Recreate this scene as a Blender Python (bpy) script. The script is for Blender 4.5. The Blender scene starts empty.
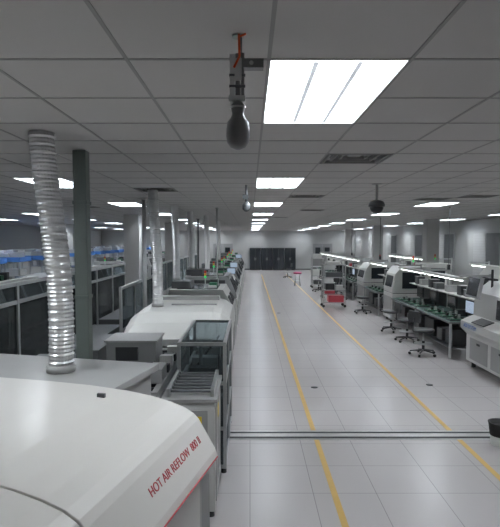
import bpy, bmesh, math, random
from mathutils import Matrix, Vector
random.seed(7)
S=bpy.context.scene
try:
    S.view_settings.view_transform='Standard'
except Exception: pass
H=2.4; CZ=3.16

# ---------------- materials
def mat(name,col,rough=.5,metal=0.,emit=None,es=0.,noise=0.,nscale=6.,bump=0.,spec=.5):
    m=bpy.data.materials.new(name); m.use_nodes=True
    nt=m.node_tree; b=nt.nodes['Principled BSDF']
    c=(col[0],col[1],col[2],1)
    b.inputs['Base Color'].default_value=c
    b.inputs['Roughness'].default_value=rough
    b.inputs['Metallic'].default_value=metal
    b.inputs['Specular IOR Level'].default_value=spec
    if emit:
        b.inputs['Emission Color'].default_value=(emit[0],emit[1],emit[2],1)
        b.inputs['Emission Strength'].default_value=es
    if noise or bump:
        tc=nt.nodes.new('ShaderNodeTexCoord'); n=nt.nodes.new('ShaderNodeTexNoise')
        n.inputs['Scale'].default_value=nscale; n.inputs['Detail'].default_value=4
        nt.links.new(tc.outputs['Object'],n.inputs['Vector'])
        if noise:
            mx=nt.nodes.new('ShaderNodeMix'); mx.data_type='RGBA'
            mx.inputs[6].default_value=tuple(v*(1-noise) for v in col)+(1,)
            mx.inputs[7].default_value=tuple(min(1,v*(1+noise)) for v in col)+(1,)
            nt.links.new(n.outputs['Fac'],mx.inputs[0]); nt.links.new(mx.outputs[2],b.inputs['Base Color'])
        if bump:
            bp=nt.nodes.new('ShaderNodeBump'); bp.inputs['Strength'].default_value=bump; bp.inputs['Distance'].default_value=.01
            nt.links.new(n.outputs['Fac'],bp.inputs['Height']); nt.links.new(bp.outputs['Normal'],b.inputs['Normal'])
    return m
def glassmat(name,col,alpha):
    m=bpy.data.materials.new(name); m.use_nodes=True; nt=m.node_tree
    for n in list(nt.nodes): nt.nodes.remove(n)
    o=nt.nodes.new('ShaderNodeOutputMaterial'); t=nt.nodes.new('ShaderNodeBsdfTransparent')
    t.inputs[0].default_value=(*col,1)
    p=nt.nodes.new('ShaderNodeBsdfPrincipled'); p.inputs['Base Color'].default_value=(col[0]*.2,col[1]*.2,col[2]*.2,1); p.inputs['Roughness'].default_value=.08
    x=nt.nodes.new('ShaderNodeMixShader'); x.inputs[0].default_value=alpha
    nt.links.new(t.outputs[0],x.inputs[1]); nt.links.new(p.outputs[0],x.inputs[2]); nt.links.new(x.outputs[0],o.inputs[0])
    return m
M={}
M['white']=mat('white_paint',(.60,.60,.58),.35,noise=.04)
M['cream']=mat('cream_enamel',(.64,.62,.59),.28,noise=.02,nscale=3)
M['grey']=mat('grey_paint',(.22,.225,.225),.45,noise=.06)
M['lgrey']=mat('light_grey_paint',(.36,.36,.355),.45,noise=.05)
M['dark']=mat('dark_plastic',(.03,.032,.035),.4,noise=.2)
M['mid']=mat('dark_grey_metal',(.09,.095,.10),.4,noise=.15)
M['black']=mat('black_rubber',(.012,.012,.012),.6,noise=.1)
M['alu']=mat('aluminium_profile',(.50,.51,.51),.35,.7,noise=.05)
M['foil']=mat('aluminium_foil',(.58,.58,.58),.40,.7,noise=.12,nscale=25,bump=.5)
M['post']=mat('grey_green_paint',(.10,.12,.108),.5,noise=.08)
M['green']=mat('pcb_green',(.03,.15,.08),.4,noise=.5,nscale=20)
M['teal']=mat('teal_mat',(.05,.11,.10),.6,noise=.1)
M['blue']=mat('blue_cover',(.05,.17,.48),.5,noise=.15)
M['red']=mat('red_plastic',(.48,.06,.08),.4,noise=.1)
M['redtext']=mat('red_ink',(.42,.04,.05),.5,noise=.02)
M['bluetext']=mat('blue_ink',(.03,.15,.5),.5,noise=.02)
M['pink']=mat('pink_cushion',(.6,.12,.25),.6,noise=.1)
M['yellow']=mat('yellow_tape',(.64,.42,.12),.45,noise=.08,nscale=8)
M['sticker']=mat('yellow_sticker',(.8,.6,.05),.5,noise=.05)
M['orange']=mat('orange_cable',(.85,.13,.03),.5,noise=.05)
M['screen']=mat('screen_glow',(.02,.02,.02),.2,emit=(.6,.75,.95),es=.5,noise=.05)
M['scrdark']=mat('screen_dark',(.02,.025,.03),.15,noise=.1)
M['tube']=mat('lamp_tube',(1,1,1),.5,emit=(.93,.975,1),es=60,noise=.01)
M['refl']=mat('glowing_reflector',(.75,.77,.80),.3,emit=(.92,.96,1),es=3.,noise=.01)  # reflector lining emits too: tube light on it is put into the material
M['louvre']=mat('glowing_louvre',(.70,.74,.80),.4,.0,emit=(.85,.92,1),es=.45,noise=.02)  # blades given a faint glow of their own in place of lamp light
M['btube']=mat('bench_tube',(1,1,1),.5,emit=(.93,1,.96),es=6,noise=.01)
M['glass']=glassmat('clear_glass',(.62,.68,.70),.22)
M['acrylic']=glassmat('smoked_acrylic',(.40,.43,.44),.4)
M['wall']=mat('wall_paint',(.40,.405,.40),.7,noise=.04,nscale=1.5)
M['column']=mat('column_paint',(.46,.46,.45),.6,noise=.05)
M['tbar']=mat('ceiling_tbar',(.29,.285,.28),.5,noise=.05)
M['diff']=mat('diffuser_metal',(.26,.26,.25),.5,noise=.05)
M['vinyl']=mat('curtain_vinyl',(.45,.46,.46),.5,noise=.1)
M['rail']=mat('joint_aluminium',(.55,.55,.54),.35,.3,noise=.05)
M['ringr']=mat('tower_red',(.5,.03,.02),.3,noise=.02)
M['ringg']=mat('tower_green',(.03,.5,.12),.3,emit=(.05,.9,.2),es=.4,noise=.02)
M['ringy']=mat('tower_amber',(.7,.35,.02),.3,noise=.02)
M['camgrey']=mat('camera_housing',(.20,.20,.205),.45,noise=.05)
M['camlight']=mat('camera_bracket',(.55,.55,.55),.35,.3,noise=.05)

# floor: square vinyl tiles with thin joints
def floor_mat():
    m=bpy.data.materials.new('floor_vinyl'); m.use_nodes=True; nt=m.node_tree; b=nt.nodes['Principled BSDF']
    tc=nt.nodes.new('ShaderNodeTexCoord'); br=nt.nodes.new('ShaderNodeTexBrick')
    br.offset=0; br.squash=1
    br.inputs['Scale'].default_value=1; br.inputs['Brick Width'].default_value=.6; br.inputs['Row Height'].default_value=.6
    br.inputs['Mortar Size'].default_value=.004; br.inputs['Mortar Smooth'].default_value=.3
    br.inputs['Color1'].default_value=(.575,.548,.548,1); br.inputs['Color2'].default_value=(.555,.53,.53,1); br.inputs['Mortar'].default_value=(.33,.315,.315,1)
    nt.links.new(tc.outputs['Object'],br.inputs['Vector'])
    nt.links.new(br.outputs['Color'],b.inputs['Base Color'])
    b.inputs['Roughness'].default_value=.27
    return m
M['floor']=floor_mat()
M['tile']=mat('ceiling_tile',(.52,.508,.50),.85,noise=.03,nscale=1.5)

# ---------------- builder
class B:
    def __init__(s): s.bm=bmesh.new(); s.ms=[]
    def mi(s,k):
        if k not in s.ms: s.ms.append(k)
        return s.ms.index(k)
    def face(s,vs,k,smooth=False):
        try: f=s.bm.faces.new(vs)
        except ValueError: return
        f.material_index=s.mi(k); f.smooth=smooth
    def box(s,x0,x1,y0,y1,z0,z1,k):
        v=[s.bm.verts.new(p) for p in((x0,y0,z0),(x1,y0,z0),(x1,y1,z0),(x0,y1,z0),(x0,y0,z1),(x1,y0,z1),(x1,y1,z1),(x0,y1,z1))]
        for q in((3,2,1,0),(4,5,6,7),(0,1,5,4),(1,2,6,5),(2,3,7,6),(3,0,4,7)): s.face([v[i] for i in q],k)
        return s
    def cyl(s,p0,p1,r,k,n=14,r2=None,cap=True):
        p0=Vector(p0);p1=Vector(p1); r2=r if r2 is None else r2
        d=(p1-p0).normalized(); a=d.orthogonal().normalized(); b=d.cross(a)
        A=[];C=[]
        for i in range(n):
            t=2*math.pi*i/n; w=a*math.cos(t)+b*math.sin(t)
            A.append(s.bm.verts.new(p0+w*r)); C.append(s.bm.verts.new(p1+w*r2))
        for i in range(n):
            j=(i+1)%n; s.face([A[i],A[j],C[j],C[i]],k,True)
        if cap: s.face(A[::-1],k); s.face(C,k)
        return s
    def prism(s,prof,axis,a0,a1,k,smooth=False):
        def P(p,a): return (p[0],a,p[1]) if axis=='y' else (a,p[0],p[1])
        A=[s.bm.verts.new(P(p,a0)) for p in prof]; C=[s.bm.verts.new(P(p,a1)) for p in prof]
        n=len(prof)
        for i in range(n):
            j=(i+1)%n; s.face([A[i],A[j],C[j],C[i]],k,smooth)
        s.face(A[::-1],k); s.face(C,k)
        return s
    def lathe(s,path,rads,k,n=20,smooth=True):
        rings=[]
        for p,r in zip(path,rads):
            rings.append([s.bm.verts.new((p[0]+r*math.cos(2*math.pi*i/n),p[1]+r*math.sin(2*math.pi*i/n),p[2])) for i in range(n)])
        for a,b in zip(rings[:-1],rings[1:]):
            for i in range(n):
                j=(i+1)%n; s.face([a[i],a[j],b[j],b[i]],k,smooth)
        s.face(rings[0][::-1],k); s.face(rings[-1],k)
        return s
    def make(s,name,loc=(0,0,0),rz=0,bevel=0,parent=None):
        bmesh.ops.recalc_face_normals(s.bm,faces=s.bm.faces)
        me=bpy.data.meshes.new(name); s.bm.to_mesh(me); s.bm.free()
        for k in s.ms: me.materials.append(M[k])
        o=bpy.data.objects.new(name,me); S.collection.objects.link(o)
        o.location=loc; o.rotation_euler=(0,0,rz)
        if bevel:
            md=o.modifiers.new('bevel','BEVEL'); md.width=bevel; md.segments=2; md.limit_method='ANGLE'; md.angle_limit=math.radians(50)
        if parent: o.parent=parent
        return o
def inst(o,name,loc,rz=0):
    c=bpy.data.objects.new(name,o.data); S.collection.objects.link(c); c.location=loc; c.rotation_euler=(0,0,rz)
    for m in o.modifiers:
        if m.type=='BEVEL':
            d=c.modifiers.new('bevel','BEVEL'); d.width=m.width; d.segments=2; d.limit_method='ANGLE'; d.angle_limit=m.angle_limit
    return c

# ---------------- shell
X0=.08-20*.6; X1=.08+14*.6; Y0=2.24-8*.6; Y1=2.24+66*.6
b=B(); b.box(X0-.1,X1+.1,Y0-.1,Y1+.1,-.1,0,'floor'); b.make('floor')
b=B(); b.box(X0-.15,X0,Y0-.1,Y1+.1,0,CZ+.2,'wall'); b.make('wall_left')
b=B(); b.box(X1,X1+.15,Y0-.1,Y1+.1,0,CZ+.2,'wall'); b.make('wall_right')
b=B(); b.box(X0,X1,Y1,Y1+.15,0,CZ+.2,'wall'); b.make('wall_back')
b=B(); b.box(X0,X1,Y0-.15,Y0,0,CZ+.2,'wall'); b.make('wall_front')
b=B(); b.box(X0,X0+.02,Y0,Y1,0,.1,'mid'); b.make('baseboard_left')
b=B(); b.box(X1-.02,X1,Y0,Y1,0,.1,'mid'); b.make('baseboard_right')
b=B(); b.box(X0,X1,Y1-.02,Y1,0,.1,'mid'); b.make('baseboard_back')

holes=set(); lights=[]
for j in range(0,64,7):
    lights.append((0,j))
for i in(-5,-11,-16,6,12):
    for j in range(0,64,7):
        if i==12 and j<14: continue
        if i<-10 and j<7: continue
        lights.append((i,j))
for i,j in lights: holes.add((i,j)); holes.add((i,j+1))
diffs=[(1,4),(1,11),(2,18),(5,12),(-3,9),(-7,16),(1,25),(6,11)]
for d in diffs: holes.add(d)
b=B()
for i in range(-20,14):
    for j in range(-8,66):
        if (i,j) in holes: continue
        x=.08+.6*i; y=2.24+.6*j
        v=[b.bm.verts.new(p) for p in((x,y,CZ),(x,y+.6,CZ),(x+.6,y+.6,CZ),(x+.6,y,CZ))]
        b.face(v,'tile')
b.box(X0,X1,Y0,Y1,CZ+.18,CZ+.25,'tile')
g=B()
for i in range(-20,15):
    x=.08+.6*i; g.box(x-.008,x+.008,Y0,Y1,CZ-.003,CZ+.03,'tbar')
LS=set(lights)
for j in range(-8,67):
    y=2.24+.6*j
    xs=X0
    for i in range(-20,14):
        if (i,j-1) in LS:
            if .08+.6*i>xs: g.box(xs,.08+.6*i,y-.008,y+.008,CZ-.003,CZ+.03,'tbar')
            xs=.08+.6*(i+1)
    g.box(xs,X1,y-.008,y+.008,CZ-.003,CZ+.03,'tbar')
ceil=b.make('ceiling'); g.make('grid_bars',parent=ceil)

# troffer
b=B()
b.box(.012,.588,.012,1.188,.10,.11,'refl')
for x in(.012,.576): b.box(x,x+.012,.012,1.188,0,.10,'refl')
for y in(.012,1.176): b.box(.024,.576,y,y+.012,0,.10,'refl')
for x in(.11,.30,.49): b.cyl((x,.05,.06),(x,1.15,.06),.018,'tube',10)
for x in(.205,.395): b.box(x-.011,x+.011,.024,1.176,.002,.09,'louvre')
for k in range(1,8):
    y=.024+k*1.152/8; b.box(.024,.576,y-.002,y+.002,.004,.04,'louvre')
T=b.make('fluorescent_troffer',(0,0,-50)); first=True
for i,j in lights:
    loc=(.08+.6*i,2.24+.6*j,CZ-.004)
    if first: T.location=loc; first=False
    else: inst(T,'fluorescent_troffer',loc)
# diffusers
b=B()
for k in range(4):
    a=.03+k*.07; w=.02
    z=.0+k*.01
    b.box(a,.6-a,a,a+w,z,z+.03,'diff'); b.box(a,.6-a,.6-a-w,.6-a,z,z+.03,'diff')
    b.box(a,a+w,a+w,.6-a-w,z,z+.03,'diff'); b.box(.6-a-w,.6-a,a+w,.6-a-w,z,z+.03,'diff')
b.box(.0,.6,.0,.6,.06,.07,'dark'); b.box(.26,.34,.26,.34,.03,.06,'diff')
D=None
for i,j in diffs:
    loc=(.08+.6*i,2.24+.6*j,CZ-.004)
    if D is None: D=b.make('air_diffuser',loc)
    else: inst(D,'air_diffuser',loc)

# floor markings
for n,x in enumerate((.80,2.52)):
    b=B(); b.box(x-.03,x+.03,Y0+.2,36,0,.002,'yellow'); b.make('floor_marking_tape')
b=B(); b.box(-.30,X1-.3,6.12,6.42,0,.004,'rail'); b.box(-.30,X1-.3,6.16,6.20,.004,.012,'dark'); b.box(-.30,X1-.3,6.33,6.36,.004,.012,'mid')
b.make('floor_expansion_joint')
for x,y in((1.05,8.35),(2.98,8.5),(.95,17)):
    b=B(); b.lathe([(0,0,0),(0,0,.006),(0,0,.008)],[.055,.055,.03],'dark',16); b.make('floor_outlet',(x,y,0))

# ---------------- columns/posts
def col(x,y,w,k='column',name='structural_column'):
    b=B(); b.box(-w/2,w/2,-w/2,w/2,0,CZ-.01,k); b.box(-w/2-.01,w/2+.01,-w/2-.01,w/2+.01,0,.12,'mid')
    b.make(name,(x,y,0),bevel=.005)
b=B(); b.box(-.055,.055,-.055,.055,0,CZ-.01,'post'); b.box(-.11,.11,-.11,.11,0,.015,'post')
for z in (2.7,1.9): b.box(-.062,.062,-.062,.062,z,z+.03,'post')
b.make('steel_post',(-1.43,4.45,0),bevel=.004)
for p in((-3.5,15.6),(-3.5,23),(-3.5,31),(6.6,19),(6.6,27),(6.6,35),(-8.6,15.6),(-8.6,25)): col(p[0],p[1],.36 if p[0]<-4 else .45)

# ---------------- flexible ducts
def duct(top,bot,r,name='exhaust_duct',amp=.03):
    path=[];rad=[]
    L=top[2]-bot[2]; n=int(L/.014)
    for k in range(n+1):
        t=k/n; sx=amp*math.sin(t*math.pi*1.5)
        path.append((bot[0]+(top[0]-bot[0])*t+sx,bot[1]+(top[1]-bot[1])*t,bot[2]+L*t))
        rad.append(r*(1.0 if k%2 else .92)*(1+.03*math.sin(k*1.7)))
    b=B(); b.lathe(path,rad,'foil',24,False)
    b.cyl((bot[0],bot[1],bot[2]),(bot[0],bot[1],bot[2]+.05),r*1.12,'lgrey',24)
    b.make(name)
duct((-1.44,3.72,CZ-.005),(-1.37,3.72,1.452),.090)
duct((-1.46,7.95,CZ-.005),(-1.42,7.95,1.382),.082,amp=.015)
duct((-1.62,11.3,CZ-.005),(-1.6,11.3,1.535),.08,amp=.01)
duct((-1.60,14.0,CZ-.005),(-1.58,14.0,1.635),.08,amp=.01)
duct((-1.35,16.2,CZ-.005),(-1.33,16.2,1.455),.08,amp=.01)
duct((-1.25,20.5,CZ-.005),(-1.25,20.5,1.60),.08,amp=.01)

# ---------------- foreground reflow oven
a14=math.radians(14)
prof=[(.03,1.13),(.02,1.17),(-.085,1.345),(-.115,1.375),(-.17,1.405),(-.26,1.435),(-.38,1.46),(-.55,1.482),(-.8,1.498),(-1.1,1.505),(-2.1,1.505),(-2.2,1.45),(-2.2,1.13)]
b=B()
def hood(y0,y1,d=0):
    b.prism([(x-(d if x>-.6 else 0),z-d) for x,z in prof],'y',y0,y1,'cream')
hood(-1.22,0); hood(-1.232,-1.22,.012); hood(-3.1,-1.232)
b.box(-2.14,-.06,-3.05,-.03,.16,1.13,'lgrey')
b.box(-.06,-.045,-2.9,-1.5,.2,1.08,'white'); b.box(-.06,-.045,-1.45,-.1,.2,1.08,'white')
b.box(.0,.034,-3.1,0,1.123,1.131,'redtext')
for y in(-2.8,-1.5,-.2):
    for x in(-.25,-1.9): b.cyl((x,y,0),(x,y,.17),.035,'black')
b.box(-2.15,-.75,.0,.78,.14,1.40,'lgrey'); b.box(-2.2,-.70,.002,.82,1.40,1.45,'lgrey')
b.box(-.75,-.12,.0,.30,.14,1.08,'grey')
for x in(-2.,-.9): b.cyl((x,.7,0),(x,.7,.15),.035,'black')
for x,y in((-1.22,-.40),(-.62,-.18)):
    b.box(x-.025,x+.025,y-.010,y+.010,1.485,1.510,'mid')
b.cyl((-.8,-1.15,1.53),(-.55,-1.15,1.525),.008,'alu')
b.cyl((-.8,-1.15,1.49),(-.8,-1.15,1.53),.008,'alu'); b.cyl((-.55,-1.15,1.475),(-.55,-1.15,1.525),.008,'alu')
oven=b.make('reflow_oven',(-.22,3.0,0),-a14,bevel=.012)
cu=bpy.data.curves.new('lettering','FONT'); cu.body='HOT AIR REFLOW  800 II'; cu.size=.060; cu.extrude=.001
t=bpy.data.objects.new('lettering',cu); S.collection.objects.link(t); cu.materials.append(M['redtext'])
sl=Vector((-.105,0,.175)).normalized(); ax=Vector((0,1,0)); nn=ax.cross(sl)
R=Matrix((ax,sl,nn)).transposed().to_4x4()
t.parent=oven; t.matrix_local=Matrix.Translation(Vector((-.030,-.78,1.253))+nn*.002)@R

# ---------------- board handling behind oven
b=B()
b.box(-.74,-.30,4.35,5.12,.06,1.02,'white'); b.box(-.76,-.28,4.33,5.14,1.02,1.05,'lgrey')
b.box(-.30,-.292,4.42,4.72,.12,.95,'lgrey'); b.box(-.30,-.292,4.76,5.06,.12,.95,'lgrey')
b.box(-.292,-.288,4.62,4.69,.80,.92,'sticker'); b.box(-.70,-.36,4.342,4.35,.15,.95,'lgrey')
b.box(-.48,-.41,4.338,4.342,.78,.90,'sticker')
for x in(-.7,-.34):
    for y in(4.4,5.07): b.cyl((x,y,0),(x,y,.07),.03,'black')
for x in(-.72,-.34): b.box(x,x+.03,4.4,5.08,1.05,1.12,'alu')
for k in range(7): b.cyl((-.69,4.45+k*.1,1.09),(-.34,4.45+k*.1,1.09),.014,'mid',8)
b.make('board_loader_cabinet',bevel=.006)
# framed acrylic enclosure
b=B()
x0,x1,y0,y1,zt=-.74,-.24,5.22,6.75,1.36
p=.035
for x in(x0,x1-p):
    for y in(y0,(y0+y1)/2-p/2,y1-p): b.box(x,x+p,y,y+p,.05,zt-p,'alu')
for z in(zt-p,.92,.45,.05):
    for x in(x0,x1-p): b.box(x+.001,x+p-.001,y0+p,y1-p,z,z+p,'alu')
    for y in(y0,y1-p): b.box(x0+p,x1-p,y+.001,y+p-.001,z,z+p,'alu')
for x in(x0,x1-p):
    b.box(x,x+p,y0,y0+p,zt-p,zt,'alu'); b.box(x,x+p,y1-p,y1,zt-p,zt,'alu')
b.box(x0+.01,x1-.01,y0+.01,y1-.01,zt-.012,zt-.008,'glass')
b.box(x1-.02,x1-.014,y0+p,y1-p,.08,zt-p,'glass'); b.box(x0+p,x1-p,y0+.014,y0+.02,.08,zt-p,'glass')
b.box(x0+.05,x1-.05,y0+.1,y1-.1,.10,.42,'lgrey'); b.box(x0+.08,x1-.1,y0+.1,y1-.1,.80,.90,'mid')
for k in range(5): b.box(x0+.1,x1-.12,y0+.15+k*.27,y0+.3+k*.27,.95,1.06+.05*(k%2),'white' if k%2 else 'mid')
b.cyl((x0+.12,y0+.12,1.0),(x1-.15,y1-.3,1.2),.012,'black',8); b.cyl((x0+.2,y0+.4,.9),(x0+.2,y0+.4,1.3),.02,'alu',8)
for x in(x0+.03,x1-.03):
    for y in(y0+.03,y1-.03): b.cyl((x,y,0),(x,y,.06),.028,'black')
b.make('acrylic_machine_enclosure')
# wide dark conveyor module with grey box
b=B()
b.box(-1.95,-.82,4.75,6.8,.12,.92,'mid')
for x in(-1.9,-1.5,-1.2,-.88): b.box(x-.03,x+.03,4.70,6.85,.92,1.0,'lgrey' if x in(-1.9,-.88) else 'alu')
for k in range(16): b.cyl((-1.87,4.8+k*.13,.965),(-.9,4.8+k*.13,.965),.018,'dark' if k%3 else 'alu',8)
b.box(-1.55,-1.02,5.55,6.0,1.0,1.30,'grey'); b.box(-1.57,-1.0,5.53,6.02,1.30,1.32,'lgrey')
b.box(-1.45,-1.2,5.54,5.55,1.1,1.25,'dark')
b.box(-1.0,-.86,5.0,5.3,1.0,1.14,'lgrey'); b.cyl((-1.0,4.9,1.03),(-.9,6.6,1.03),.02,'black')
for k in range(5): b.box(-1.0,-.86,5.42+k*.26,5.52+k*.26,1.0,1.08+.04*(k%2),'white' if k%2 else 'dark')
b.box(-1.9,-1.65,5.0,5.4,1.0,1.10,'dark'); b.box(-1.9,-1.65,5.6,6.6,1.0,1.2,'mid')
for x in(-1.85,-.92):
    for y in(4.85,6.7): b.cyl((x,y,0),(x,y,.13),.03,'black')
b.make('board_conveyor',bevel=.004)

def oven2(name,x0,x1,y0,y1,zt,topk='white'):
    b=B(); w=x1-x0
    b.box(x0+.04,x1-.04,y0+.15,y1-.1,.12,zt-.42,'grey')
    pr=[(y0,zt-.42),(y0,zt-.33),(y0+.25,zt-.14),(y0+.55,zt-.03),(y0+.8,zt),(y1-.4,zt),(y1-.1,zt-.06),(y1,zt-.3),(y1,zt-.42)]
    rings=[]
    for f,s in((0,-.28),(.02,-.12),(.10,-.03),(.18,0),(.82,0),(.90,-.03),(.98,-.12),(1,-.28)):
        rings.append([b.bm.verts.new((x0+w*f,p[0],max(zt-.42,p[1]+s*((p[1]-(zt-.42))/.42)))) for p in pr])
    for r1,r2 in zip(rings[:-1],rings[1:]):
        for i in range(len(pr)):
            j=(i+1)%len(pr); b.face([r1[i],r1[j],r2[j],r2[i]],topk,False)
    b.face(rings[0][::-1],topk); b.face(rings[-1],topk)
    b.box(x0+.55,x1-.25,y0+1.1,y0+1.16,zt-.005,zt+.02,'lgrey'); b.box(x0+.25,x1-.25,y1-.7,y1-.45,zt-.005,zt+.06,'lgrey')
    b.box(x1-.04,x1-.03,y0+.3,(y0+y1)/2-.03,.2,zt-.5,'white'); b.box(x1-.04,x1-.03,(y0+y1)/2+.03,y1-.2,.2,zt-.5,'white')
    b.box(x0+.2,x1-.2,y0+.13,y0+.15,.3,zt-.55,'dark')
    b.cyl(((x0+x1)/2-.1,y0+.07,zt-.36),((x0+x1)/2+.3,y0+.07,zt-.36),.012,'alu')
    for x in(x0+.15,x1-.15):
        for y in(y0+.3,y1-.3): b.cyl((x,y,0),(x,y,.13),.035,'black')
    b.make(name,bevel=.006)
oven2('reflow_oven',-1.78,-.27,7.0,9.5,1.38)

def smt(name,x0,x1,y0,y1,h,bodyk='white',hoodk='white',mon=True,tower=True,side=1,topclutter=False):
    b=B(); xf=x1 if side>0 else x0
    s=side
    b.box(x0,x1,y0,y1,.1,.88,bodyk)
    pr=[(x0,.9),(x1,.9),(x1-.02*s if s>0 else x1,1.0),(x1-(.22 if s>0 else .06),h),(x0+(.06 if s>0 else .22),h),(x0+.0,1.0)]
    b.box(x0+.02,x1-.02,y0+.02,y1-.02,.88,.9,'mid')
    b.prism(pr,'y',y0+.03,y1-.03,hoodk)
    n=2
    for k in range(n):
        ya=y0+.12+k*(y1-y0-.12)/n; yb=ya+(y1-y0-.12)/n-.12
        if s>0: q=[(x1-.035,1.03),(x1-.018,1.03),(x1-.185,h-.08),(x1-.205,h-.08)]
        else: q=[(x0+.035,1.03),(x0+.018,1.03),(x0+.185,h-.08),(x0+.205,h-.08)]
        b.prism(q,'y',ya,yb,'scrdark')
        xa,xb=(x1,x1+.012) if s>0 else (x0-.012,x0)
        b.box(xa,xb,ya,yb,.18,.8,'lgrey'); b.box(xa,xb+.004 if s>0 else xb,ya+.05,ya+.2,.62,.7,'dark')
    b.box((x0+x1)/2-.4,(x0+x1)/2+.4,y0+.018,y0+.03,1.0,h-.10,'dark')
    b.box(x0+.1,x1-.1,y0-.012,y0,.2,.8,'lgrey')
    if topclutter:
        b.box(x0+.2,x1-.35,y0+.2,y1-.3,h-.005,h+.012,'scrdark')
        b.box(x0+.08,x0+.5,y0+.25,y0+.8,h+.012,h+.16,'mid'); b.box(x0+.2,x0+.28,y0+.82,y1-.2,h+.012,h+.09,'green')
        for q in range(4): b.box(x1-.55,x1-.38,y0+.3+.25*q,y0+.42+.25*q,h+.012,h+.06+.05*(q%3),('white','green','dark','lgrey')[q])
    if mon:
        xm=xf-.22*s; b.cyl((xm,y0+.2,h-.1),(xm,y0+.2,h+.08),.02,'dark')
        b.box(xm-.13,xm+.13,y0+.16,y0+.20,h+.03,h+.22,'dark'); b.box(xm-.115,xm+.115,y0+.153,y0+.16,h+.045,h+.205,'screen')
    if tower:
        xt=(x0+x1)/2; yt=y1-.25; b.cyl((xt,yt,h-.02),(xt,yt,h+.15),.012,'alu')
        for q,k in enumerate(('ringg','ringy','ringr')): b.cyl((xt,yt,h+.15+q*.06),(xt,yt,h+.205+q*.06),.028,k,12)
    for x in(x0+.12,x1-.12):
        for y in(y0+.12,y1-.12): b.cyl((x,y,0),(x,y,.1),.035,'black')
    return b.make(name,bevel=.006)
def conveyor(x0,x1,y0,y1):
    b=B()
    for x in(x0,x1-.05): b.box(x,x+.05,y0,y1,.86,.96,'alu')
    b.box(x0+.05,x1-.05,y0,y1,.90,.93,'green')
    for y in(y0+.05,y1-.1):
        for x in(x0+.0,x1-.05): b.box(x,x+.05,y,y+.05,0,.86,'alu')
    b.box(x0+.05,x1-.05,y0+.06,y0+.09,.3,.34,'alu')
    b.box(x0+.1,x1-.1,y0+.2,y1-.2,.93,1.05,'mid')
    b.make('link_conveyor')
y=9.75; specs=[(1.0,0),(1.7,1.36),(.9,0),(1.9,1.46),(1.5,1.35),(.8,0),(2.0,1.42),(1.7,1.42),(.8,0),(2.4,1.45),(1.8,1.5),(.9,0),(2.2,1.4),(2,1.5)]
for k,(L,h) in enumerate(specs):
    if h==0: conveyor(-1.35,-.45,y,y+L-.1)
    else: smt('pick_and_place_machine',-1.75,-.34,y,y+L-.1,h,bodyk=('white','lgrey','grey')[k%3],hoodk=('grey','lgrey','grey')[k%3],mon=k%2==0,topclutter=True)
    y+=L+.02
y=8
for k in range(10):
    L=1.9+.3*(k%3)
    smt('chip_mounter',-6.2,-4.8,y,y+L-.15,1.45+.1*(k%2),bodyk=('lgrey','grey')[k%2],hoodk=('grey','lgrey')[k%2],tower=k%2==0,mon=False,topclutter=k%2==1)
    y+=L+.35
def rack(x,y,h=1.85):
    b=B()
    for dx in(0,1.16):
        for dy in(0,.76): b.box(dx,dx+.04,dy,dy+.04,0,h,'alu')
    for z in(.3,.75,1.2,h-.1): b.box(0,1.2,0,.8,z,z+.03,'lgrey')
    b.box(-.02,1.22,-.02,.82,h-.12,h+.02,'blue'); b.box(.15,.75,.2,.6,h+.02,h+.14,'white'); b.box(.8,1.1,.2,.6,h+.02,h+.16,'lgrey')
    b.box(.1,.5,.1,.6,.78,1.0,'blue'); b.box(.6,1.1,.1,.7,1.23,1.5,'white'); b.box(.1,.5,.15,.65,1.23,1.4,'blue'); b.box(.1,1.0,.15,.65,.33,.6,'dark')
    return b
R0=None
for ix,x in enumerate((-8.2,-10.2)):
    for k in range(18):
        yy=9+k*1.7+.6*ix
        if R0 is None: R0=rack(0,0).make('component_rack',(x,yy,0))
        else: inst(R0,'component_rack',(x,yy,0))

# ---------------- glass partition on left
b=B(); px=-3.0; zt=1.86; ys=[3.2+1.15*k for k in range(9)]
for y in ys: b.box(px-.025,px+.025,y-.03,y+.03,0,zt,'alu')
for y,yn in zip(ys[:-1],ys[1:]):
    for z in(.05,.62,zt-.28,zt-.05): b.box(px-.02,px+.02,y+.03,yn-.03,z,z+.05,'alu')
    b.box(px-.005,px+.005,y+.03,yn-.03,.67,zt-.28,'acrylic'); b.box(px-.008,px+.008,y+.03,yn-.03,.1,.62,'mid')
    b.box(px-.004,px+.004,y+.03,yn-.03,zt-.23,zt-.05,'glass')
b.make('glass_partition')
b=B(); px=-2.55; zt=1.75; ys=[13.2+1.3*k for k in range(10)]
for y in ys: b.box(px-.03,px+.03,y-.03,y+.03,0,zt,'alu')
for y,yn in zip(ys[:-1],ys[1:]):
    for z in(.05,.85,zt-.05): b.box(px-.02,px+.02,y+.03,yn-.03,z,z+.05,'alu')
    b.box(px-.005,px+.005,y+.03,yn-.03,.9,zt-.05,'glass'); b.box(px-.008,px+.008,y+.03,yn-.03,.1,.85,'lgrey')
b.make('glass_partition')
b=B(); px=-2.15; zt=1.62; ys=[8.6+1.0*k for k in range(5)]
for y in ys: b.box(px-.022,px+.022,y-.025,y+.025,0,zt,'alu')
for y,yn in zip(ys[:-1],ys[1:]):
    for z in(.05,.85,zt-.05): b.box(px-.018,px+.018,y+.025,yn-.025,z,z+.05,'alu')
    b.box(px-.004,px+.004,y+.025,yn-.025,.9,zt-.05,'glass'); b.box(px-.006,px+.006,y+.025,yn-.025,.1,.85,'acrylic')
b.make('glass_partition')
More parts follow.
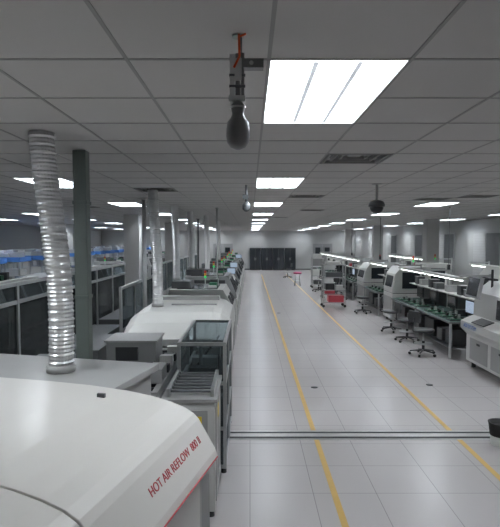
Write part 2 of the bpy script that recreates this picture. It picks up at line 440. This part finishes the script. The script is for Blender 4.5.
def cab(x0,x1,y0,y1,h):
    b=B(); b.box(x0,x1,y0,y1,.06,h,'mid'); b.box(x0-.01,x1+.01,y0-.01,y1+.01,h,h+.03,'mid')
    n=max(2,int((y1-y0)/.5))
    for k in range(n):
        a=y0+(y1-y0)*k/n+.03; c=y0+(y1-y0)*(k+1)/n-.03
        b.box(x1,x1+.012,a,c,.12,h-.08,'dark'); b.box(x1+.012,x1+.03,a+.04,a+.06,h*.5,h*.5+.14,'alu')
    b.box(x0+.05,x1-.05,y0-.012,y0,.12,h-.08,'dark')
    for x in(x0+.08,x1-.08):
        for y in(y0+.08,y1-.08): b.cyl((x,y,0),(x,y,.07),.03,'black')
    b.make('equipment_cabinet',bevel=.005)
cab(-2.9,-2.4,4.6,7.1,.8); cab(-2.9,-2.4,7.4,9.6,.8); cab(-2.9,-2.4,9.9,12.0,.85)

def drop(x,y,z0,k='lgrey',r=.02,name='power_drop_pole'):
    b=B(); b.cyl((x,y,z0),(x,y,CZ-.005),r,k,10); b.cyl((x,y,CZ-.03),(x,y,CZ-.008),r*2.4,k,12); b.box(x-.03,x+.03,y-.03,y+.03,z0,z0+.12,k)
    b.make(name)
drop(-1.95,9.6,0,'foil',.04); drop(-.78,12.33,1.365,'alu',.018); drop(-1.85,15.9,0,'alu',.025); drop(-1.85,18.6,0,'mid',.03)
drop(4.55,11.9,1.72,'dark',.006,'power_cable'); drop(7.2,13.2,1.68,'dark',.006,'power_cable'); drop(4.5,18.0,1.72,'dark',.008,'power_cable'); drop(4.5,23,1.72,'dark',.01,'power_cable')

# ---------------- hanging cameras
b=B(); x,y=-.045,1.98
b.cyl((x,y,CZ-.010),(x,y,CZ-.003),.022,'lgrey',20)
b.cyl((x+.006,y-.02,CZ-.085),(x+.004,y-.02,CZ-.005),.0045,'orange',8); b.cyl((x-.014,y-.02,CZ-.125),(x+.006,y-.02,CZ-.085),.0045,'orange',8); b.cyl((x+.004,y-.02,CZ-.015),(x+.03,y-.02,CZ-.004),.004,'orange',8)
b.cyl((x,y,CZ-.30),(x,y,CZ-.07),.010,'camgrey',12); b.cyl((x+.012,y,CZ-.08),(x+.012,y,CZ-.005),.004,'camgrey',8)
b.box(x-.030,x-.010,y-.014,y+.014,CZ-.245,CZ-.075,'camlight'); b.box(x+.012,x+.024,y-.014,y+.014,CZ-.235,CZ-.070,'camgrey')
b.box(x-.012,x+.014,y-.016,y+.010,CZ-.17,CZ-.09,'camlight')
b.box(x-.034,x+.028,y-.018,y+.018,CZ-.245,CZ-.225,'camlight')
b.box(x+.02,x+.095,y-.02,y+.02,CZ-.125,CZ-.092,'camgrey'); b.cyl((x+.05,y-.022,CZ-.108),(x+.05,y+.022,CZ-.108),.008,'camlight',10)
for z in(.15,.19): b.cyl((x-.032,y-.01,CZ-z),(x+.028,y-.01,CZ-z),.006,'mid',8)
z=CZ-.245
b.lathe([(x,y,z),(x,y,z-.012),(x,y,z-.022),(x,y,z-.045),(x,y,z-.06),(x,y,z-.075),(x,y,z-.10),(x,y,z-.125),(x,y,z-.15),(x,y,z-.168),(x,y,z-.176)],[.015,.026,.026,.022,.028,.040,.044,.045,.041,.028,.008],'camgrey',24)
b.lathe([(x,y,z-.018),(x,y,z-.024)],[.03,.03],'camlight',24)
b.make('security_camera')
b=B(); x,y=1.72,7.1
b.cyl((x,y,CZ-.012),(x,y,CZ-.004),.07,'lgrey',20); b.cyl((x,y,2.93),(x,y,CZ-.01),.018,'lgrey',12)
b.lathe([(x,y,2.94),(x,y,2.92),(x,y,2.88),(x,y,2.85)],[.04,.09,.11,.11],'mid',28)
b.lathe([(x,y,2.85),(x,y,2.82),(x,y,2.785),(x,y,2.76),(x,y,2.75)],[.09,.09,.07,.04,.01],'dark',28)
b.make('dome_camera')
b=B(); x,y=-.05,7.2
b.cyl((x,y,2.9),(x,y,CZ-.006),.018,'mid',10); b.box(x-.05,x+.03,y-.03,y+.03,2.96,3.02,'mid'); b.lathe([(x,y,2.92),(x,y,2.88),(x,y,2.82),(x,y,2.79)],[.03,.055,.055,.02],'mid',20); b.make('security_camera')

# ---------------- right side
b=B(); x0,x1,y0,y1=4.14,5.3,8.0,9.85
b.prism([(x0,.12),(x1,.12),(x1,1.62),(x0+.40,1.62),(x0+.14,1.42),(x0+.12,.98),(x0-.12,.88),(x0-.12,.74),(x0,.62)],'y',y0,y1,'white')
b.prism([(x0+.118,1.02),(x0+.128,1.02),(x0+.143,1.36),(x0+.133,1.36)],'y',y0+.15,y0+.95,'scrdark')
for k in range(2):
    ya=y0+.1+k*.85; b.box(x0-.012,x0,ya,ya+.72,.18,.58,'lgrey'); b.box(x0-.02,x0-.01,ya+.3,ya+.42,.48,.52,'dark')
b.prism([(x0-.11,.895),(x0+.08,.965),(x0+.08,.98),(x0-.11,.91)],'y',y0+.9,y0+1.4,'dark')
b.cyl((x0+.3,y1-.35,1.5),(x0+.3,y1-.35,1.86),.022,'dark'); b.box(x0+.02,x0+.3,y1-.38,y1-.33,1.66,1.70,'dark')
b.prism([(x0-.10,1.36),(x0-.05,1.34),(x0+.02,1.72),(x0-.03,1.74)],'y',y1-.66,y1-.12,'lgrey')
b.prism([(x0-.104,1.39),(x0-.098,1.388),(x0-.036,1.71),(x0-.042,1.712)],'y',y1-.61,y1-.17,'scrdark')
b.box(x0+.3,x1-.2,y0-.012,y0,.2,1.0,'lgrey'); b.box(x0+.3,x1-.2,y0-.012,y0,1.1,1.5,'scrdark')
for x in(x0+.1,x1-.1):
    for y in(y0+.12,y1-.12): b.cyl((x,y,0),(x,y,.13),.04,'black')
aoi=b.make('optical_inspection_machine',bevel=.012)
cu=bpy.data.curves.new('label','FONT'); cu.body='AOI SYSTEM'; cu.size=.10; cu.extrude=.001; cu.materials.append(M['bluetext'])
t=bpy.data.objects.new('label',cu); S.collection.objects.link(t); t.parent=aoi
t.matrix_local=Matrix.Translation((x0-.124,y1-.15,.78))@Matrix(((0,0,-1),(-1,0,0),(0,1,0))).to_4x4()

def tower_machine(x0,y0,w=1.1,d=1.0,h=1.62):
    b=B(); x1=x0+w; y1=y0+d
    b.box(x0,x1,y0,y1,.1,.85,'white')
    b.prism([(x0,.87),(x1,.87),(x1,h),(x0+.25,h),(x0+.08,h-.2),(x0,1.0)],'y',y0+.02,y1-.02,'white')
    b.box(x0+.02,x1-.02,y0+.03,y1-.03,.85,.87,'dark')
    b.prism([(x0-.005,1.03),(x0+.012,1.03),(x0+.084,h-.26),(x0+.066,h-.26)],'y',y0+.15,y1-.15,'scrdark')
    b.box(x0+.28,x1-.2,y0+.008,y0+.02,1.0,h-.15,'scrdark'); b.box(x0+.1,x1-.1,y0-.012,y0,.2,.75,'lgrey')
    b.box(x0-.012,x0,y0+.1,y1-.1,.2,.75,'lgrey')
    b.cyl((x1-.3,y1-.3,h),(x1-.3,y1-.3,h+.12),.012,'alu')
    for q,k in enumerate(('ringg','ringy','ringr')): b.cyl((x1-.3,y1-.3,h+.12+q*.06),(x1-.3,y1-.3,h+.175+q*.06),.028,k,12)
    for x in(x0+.1,x1-.1):
        for y in(y0+.1,y1-.1): b.cyl((x,y,0),(x,y,.1),.035,'black')
    b.make('inspection_machine',bevel=.008)
tower_machine(4.1,14.9); tower_machine(4.1,18.7,1.1,1.2,1.55); tower_machine(5.7,11.9,1.0,1.2,1.75); tower_machine(5.5,17.0)

def bench(y0,L,x0=4.0,k=0):
    d=.85; b=B()
    b.box(x0,x0+d,y0,y0+L,.72,.76,'grey'); b.box(x0+.02,x0+d-.02,y0+.02,y0+L-.02,.76,.764,'teal')
    for x in(x0+.02,x0+d-.06):
        for y in(y0+.02,y0+L-.06): b.box(x,x+.04,y,y+.04,0,.72,'alu')
    for y in(y0+.02,y0+L-.06):
        b.box(x0+d-.06,x0+d-.02,y,y+.04,.764,1.72,'alu'); b.box(x0+.2,x0+d-.06,y,y+.04,1.66,1.70,'alu')
    b.box(x0+.5,x0+d-.02,y0+.02,y0+L-.02,1.18,1.20,'white'); b.box(x0+.06,x0+d-.06,y0+.1,y0+L-.1,.2,.22,'mid')
    b.box(x0+d-.06,x0+d-.05,y0+.06,y0+L-.06,.25,1.15,'mid')
    b.box(x0+.18,x0+.34,y0+.0,y0+L,1.60,1.65,'white'); b.cyl((x0+.26,y0+.05,1.585),(x0+.26,y0+L-.05,1.585),.015,'btube',8)
    b.box(x0+.15,x0+.7,y0+.2,y0+.6,.23,.55,'dark'); b.box(x0+.15,x0+.7,y0+.8,y0+1.1,.23,.48,'mid'); b.box(x0+.15,x0+.7,y0+1.3,y0+1.9,.23,.6,'dark')
    b.make('assembly_workbench')
    t=B(); n=4
    for q in range(n):
        yy=y0+.1+q*(L-.3)/n
        t.box(x0+.06,x0+.40,yy,yy+.26,.765,.785,'dark'); t.box(x0+.08,x0+.38,yy+.02,yy+.24,.785,.80,'green')
        for c in range(4): t.box(x0+.10+.07*c,x0+.14+.07*c,yy+.05,yy+.09+.03*(c%2),.80,.825+.03*(c%3),'black' if c%2 else 'lgrey')
    t.make('circuit_board_tray')
    for q in range(2):
        m=B(); yy=y0+.35+q*1.0
        m.box(x0+.5,x0+.68,yy-.1,yy+.1,.765,.78,'dark'); m.box(x0+.6,x0+.63,yy-.03,yy+.03,.78,.9,'dark')
        m.box(x0+.56,x0+.60,yy-.24,yy+.24,.87,1.15,'dark'); m.box(x0+.555,x0+.56,yy-.22,yy+.22,.89,1.13,'screen' if (q+k)%4==0 else 'scrdark')
        m.make('computer_monitor')
    u=B(); yy=y0+.72
    u.box(x0+.46,x0+.66,yy,yy+.2,.765,.90,'dark'); u.box(x0+.455,x0+.46,yy+.03,yy+.17,.80,.88,'lgrey'); u.cyl((x0+.44,yy+.1,.765),(x0+.44,yy+.1,.775),.012,'mid',8)
    u.make('soldering_station')
    s=B()
    for q in range(5):
        if (q+k)%3==0: continue
        yy=y0+.12+q*(L-.3)/5; hh=.08+.06*((q*7+k)%3)
        s.box(x0+.56,x0+.76,yy,yy+.22,1.202,1.202+hh,('lgrey','mid','dark','red' if k in(2,4) else 'white')[(q+k)%4])
        s.box(x0+.55,x0+.77,yy-.006,yy+.226,1.202+hh,1.212+hh,'lgrey')
    s.make('parts_bin')
ys=[10.35,12.55,16.2,20.3,22.5,24.7,26.9,29.1]
for k,yy in enumerate(ys): bench(yy,2.1,4.0,k=k)
for k,yy in enumerate((9.0,14.6,19.8,22.2,24.6)): bench(yy,2.2,6.9,k=k+1)

def chair():
    b=B()
    for k in range(5):
        a=2*math.pi*k/5+.3; c,s=math.cos(a),math.sin(a)
        b.cyl((0,0,.11),(.27*c,.27*s,.075),.022,'dark',8,.014); b.cyl((.27*c-.02*s,.27*s+.02*c,.03),(.27*c+.02*s,.27*s-.02*c,.03),.03,'black',12); b.cyl((.27*c,.27*s,.03),(.27*c,.27*s,.08),.01,'alu',6)
    b.cyl((0,0,.08),(0,0,.3),.03,'dark',12); b.cyl((0,0,.3),(0,0,.48),.016,'alu',12)
    b.lathe([(0,0,.48),(0,0,.49),(0,0,.53),(0,0,.55),(0,0,.555)],[.12,.2,.225,.21,.15],'dark',24)
    b.lathe([(0,0,.24),(0,0,.255)],[.19,.19],'alu',24)
    b.cyl((0,-.12,.49),(0,-.27,.52),.014,'dark',8); b.cyl((0,-.27,.52),(0,-.25,.80),.014,'dark',8)
    pr=[(-.19,.70),(.19,.70),(.21,.80),(.17,.93),(-.17,.93),(-.21,.80)]
    b.prism(pr,'y',-.25,-.21,'dark')
    return b
C=chair().make('office_chair',(3.62,10.75,0),-1.2,bevel=.006)
for x,y,r in((3.72,12.2,-1.5),(3.72,13.6,-1.9),(3.7,17,-1.6),(3.7,21,-1.2),(3.6,23.2,-1.7),(3.7,25.6,-1.6),(6.4,10.0,-1.5),(6.4,15.6,-1.5)): inst(C,'office_chair',(x,y,0),r)

b=B()
for x in(0,.76):
    for y in(0,.46): b.box(x,x+.04,y,y+.04,.1,1.55,'alu'); b.cyl((x+.02,y+.005,.05),(x+.02,y+.035,.05),.05,'black',12)
for z in(.16,.6,1.05,1.5): b.box(0,.8,0,.5,z,z+.025,'lgrey')
b.box(.20,.74,.03,.47,.19,.42,'red'); b.box(.1,.4,.05,.45,.63,.85,'dark'); b.box(.45,.72,.05,.4,.63,.78,'white'); b.box(.1,.7,.08,.42,1.08,1.25,'mid'); b.box(.1,.6,.08,.42,1.53,1.63,'white')
b.make('utility_trolley',(2.6,18.4,0))
b=B()
for x in(0,.56):
    for y in(0,.46): b.box(x,x+.04,y,y+.04,.1,1.2,'dark'); b.cyl((x+.02,y+.005,.05),(x+.02,y+.035,.05),.05,'black',12)
for z in(.16,.6,1.15): b.box(0,.6,0,.5,z,z+.025,'mid')
b.box(.05,.5,.05,.45,.63,.9,'white'); b.box(.05,.5,.05,.4,1.18,1.4,'lgrey'); b.box(.1,.5,.05,.45,.19,.4,'red')
b.make('utility_trolley',(3.0,21.3,0))
b=B()
for x in(0,.56):
    for y in(0,.46): b.box(x,x+.04,y,y+.04,.1,1.5,'lgrey'); b.cyl((x+.02,y+.005,.05),(x+.02,y+.035,.05),.05,'black',12)
for z in(.16,.6,1.05,1.45): b.box(0,.6,0,.5,z,z+.025,'lgrey')
b.box(.05,.5,.05,.45,.63,.9,'white'); b.box(.05,.5,.05,.4,1.48,1.7,'white'); b.box(.1,.5,.05,.45,.19,.4,'mid')
b.make('utility_trolley',(3.1,26,0))
b=B()
for k in range(4):
    a=math.pi/4+k*math.pi/2; b.cyl((.2*math.cos(a),.2*math.sin(a),0),(.13*math.cos(a),.13*math.sin(a),.62),.015,'alu',8)
b.lathe([(0,0,.62),(0,0,.64),(0,0,.70),(0,0,.72)],[.18,.22,.22,.16],'pink',20); b.lathe([(0,0,.24),(0,0,.255)],[.19,.19],'alu',20)
b.make('stool',(2.5,27.3,0))
for x,y in((3.2,24.2),(2.4,33)): inst(C,'office_chair',(x,y,0),1.2)

b=B(); b.lathe([(0,0,0),(0,0,.02),(0,0,.12)],[.10,.105,.118],'white',24); b.lathe([(0,0,.12),(0,0,.26),(0,0,.27),(0,0,.27),(0,0,.22)],[.120,.138,.144,.125,.10],'black',24); b.make('waste_bin',(2.94,5.97,0))

b=B()
for k in range(4):
    x=-.02+k*.92; b.box(x,x+.88,Y1-.65,Y1-.05,.05,1.78,'dark')
    for q in range(2):
        b.box(x+.03+q*.43,x+.42+q*.43,Y1-.665,Y1-.65,.1,1.7,'scrdark'); b.box(x+.38+q*.09,x+.40+q*.09,Y1-.685,Y1-.665,.8,1.0,'alu')
    b.box(x+.05,x+.83,Y1-.62,Y1-.08,0,.05,'black')
b.make('storage_cabinet')
def door(x,n):
    b=B(); b.box(x,x+.06,Y1-.04,Y1-.001,0,2.15,'lgrey'); b.box(x+1.6,x+1.66,Y1-.04,Y1-.001,0,2.15,'lgrey'); b.box(x+.06,x+1.6,Y1-.04,Y1-.001,2.09,2.15,'lgrey')
    b.box(x+.06,x+.82,Y1-.03,Y1-.001,.01,2.09,'grey'); b.box(x+.84,x+1.6,Y1-.03,Y1-.001,.01,2.09,'grey')
    b.box(x+.25,x+.65,Y1-.035,Y1-.03,1.2,1.8,'scrdark'); b.box(x+1.0,x+1.4,Y1-.035,Y1-.03,1.2,1.8,'scrdark'); b.make(n)
door(5.0,'door_1'); door(-3,'door_2')
n=1
for yy in(13.5,17.5,21.5,25.5,30):
    b=B(); b.box(X1-.05,X1-.001,yy,yy+2.2,1.0,2.7,'lgrey'); b.box(X1-.06,X1-.05,yy+.06,yy+1.07,1.06,2.64,'mid'); b.box(X1-.06,X1-.05,yy+1.13,yy+2.14,1.06,2.64,'vinyl')
    for k in range(16): b.box(X1-.065,X1-.06,yy+1.13,yy+2.14,1.08+k*.098,1.09+k*.098,'lgrey')
    b.make('window_%d'%n); n+=1

w=bpy.data.worlds.new('world'); S.world=w; w.use_nodes=True; w.node_tree.nodes['Background'].inputs[0].default_value=(.5,.5,.5,1); w.node_tree.nodes['Background'].inputs[1].default_value=.1
cam=bpy.data.cameras.new('camera'); co=bpy.data.objects.new('camera',cam); S.collection.objects.link(co); S.camera=co
co.location=(0,0,H); co.rotation_euler=(math.radians(90-3.5),0,0)
cam.sensor_fit='AUTO'; cam.sensor_width=36; cam.lens=520/527*36; cam.shift_y=.0157; cam.clip_start=.05
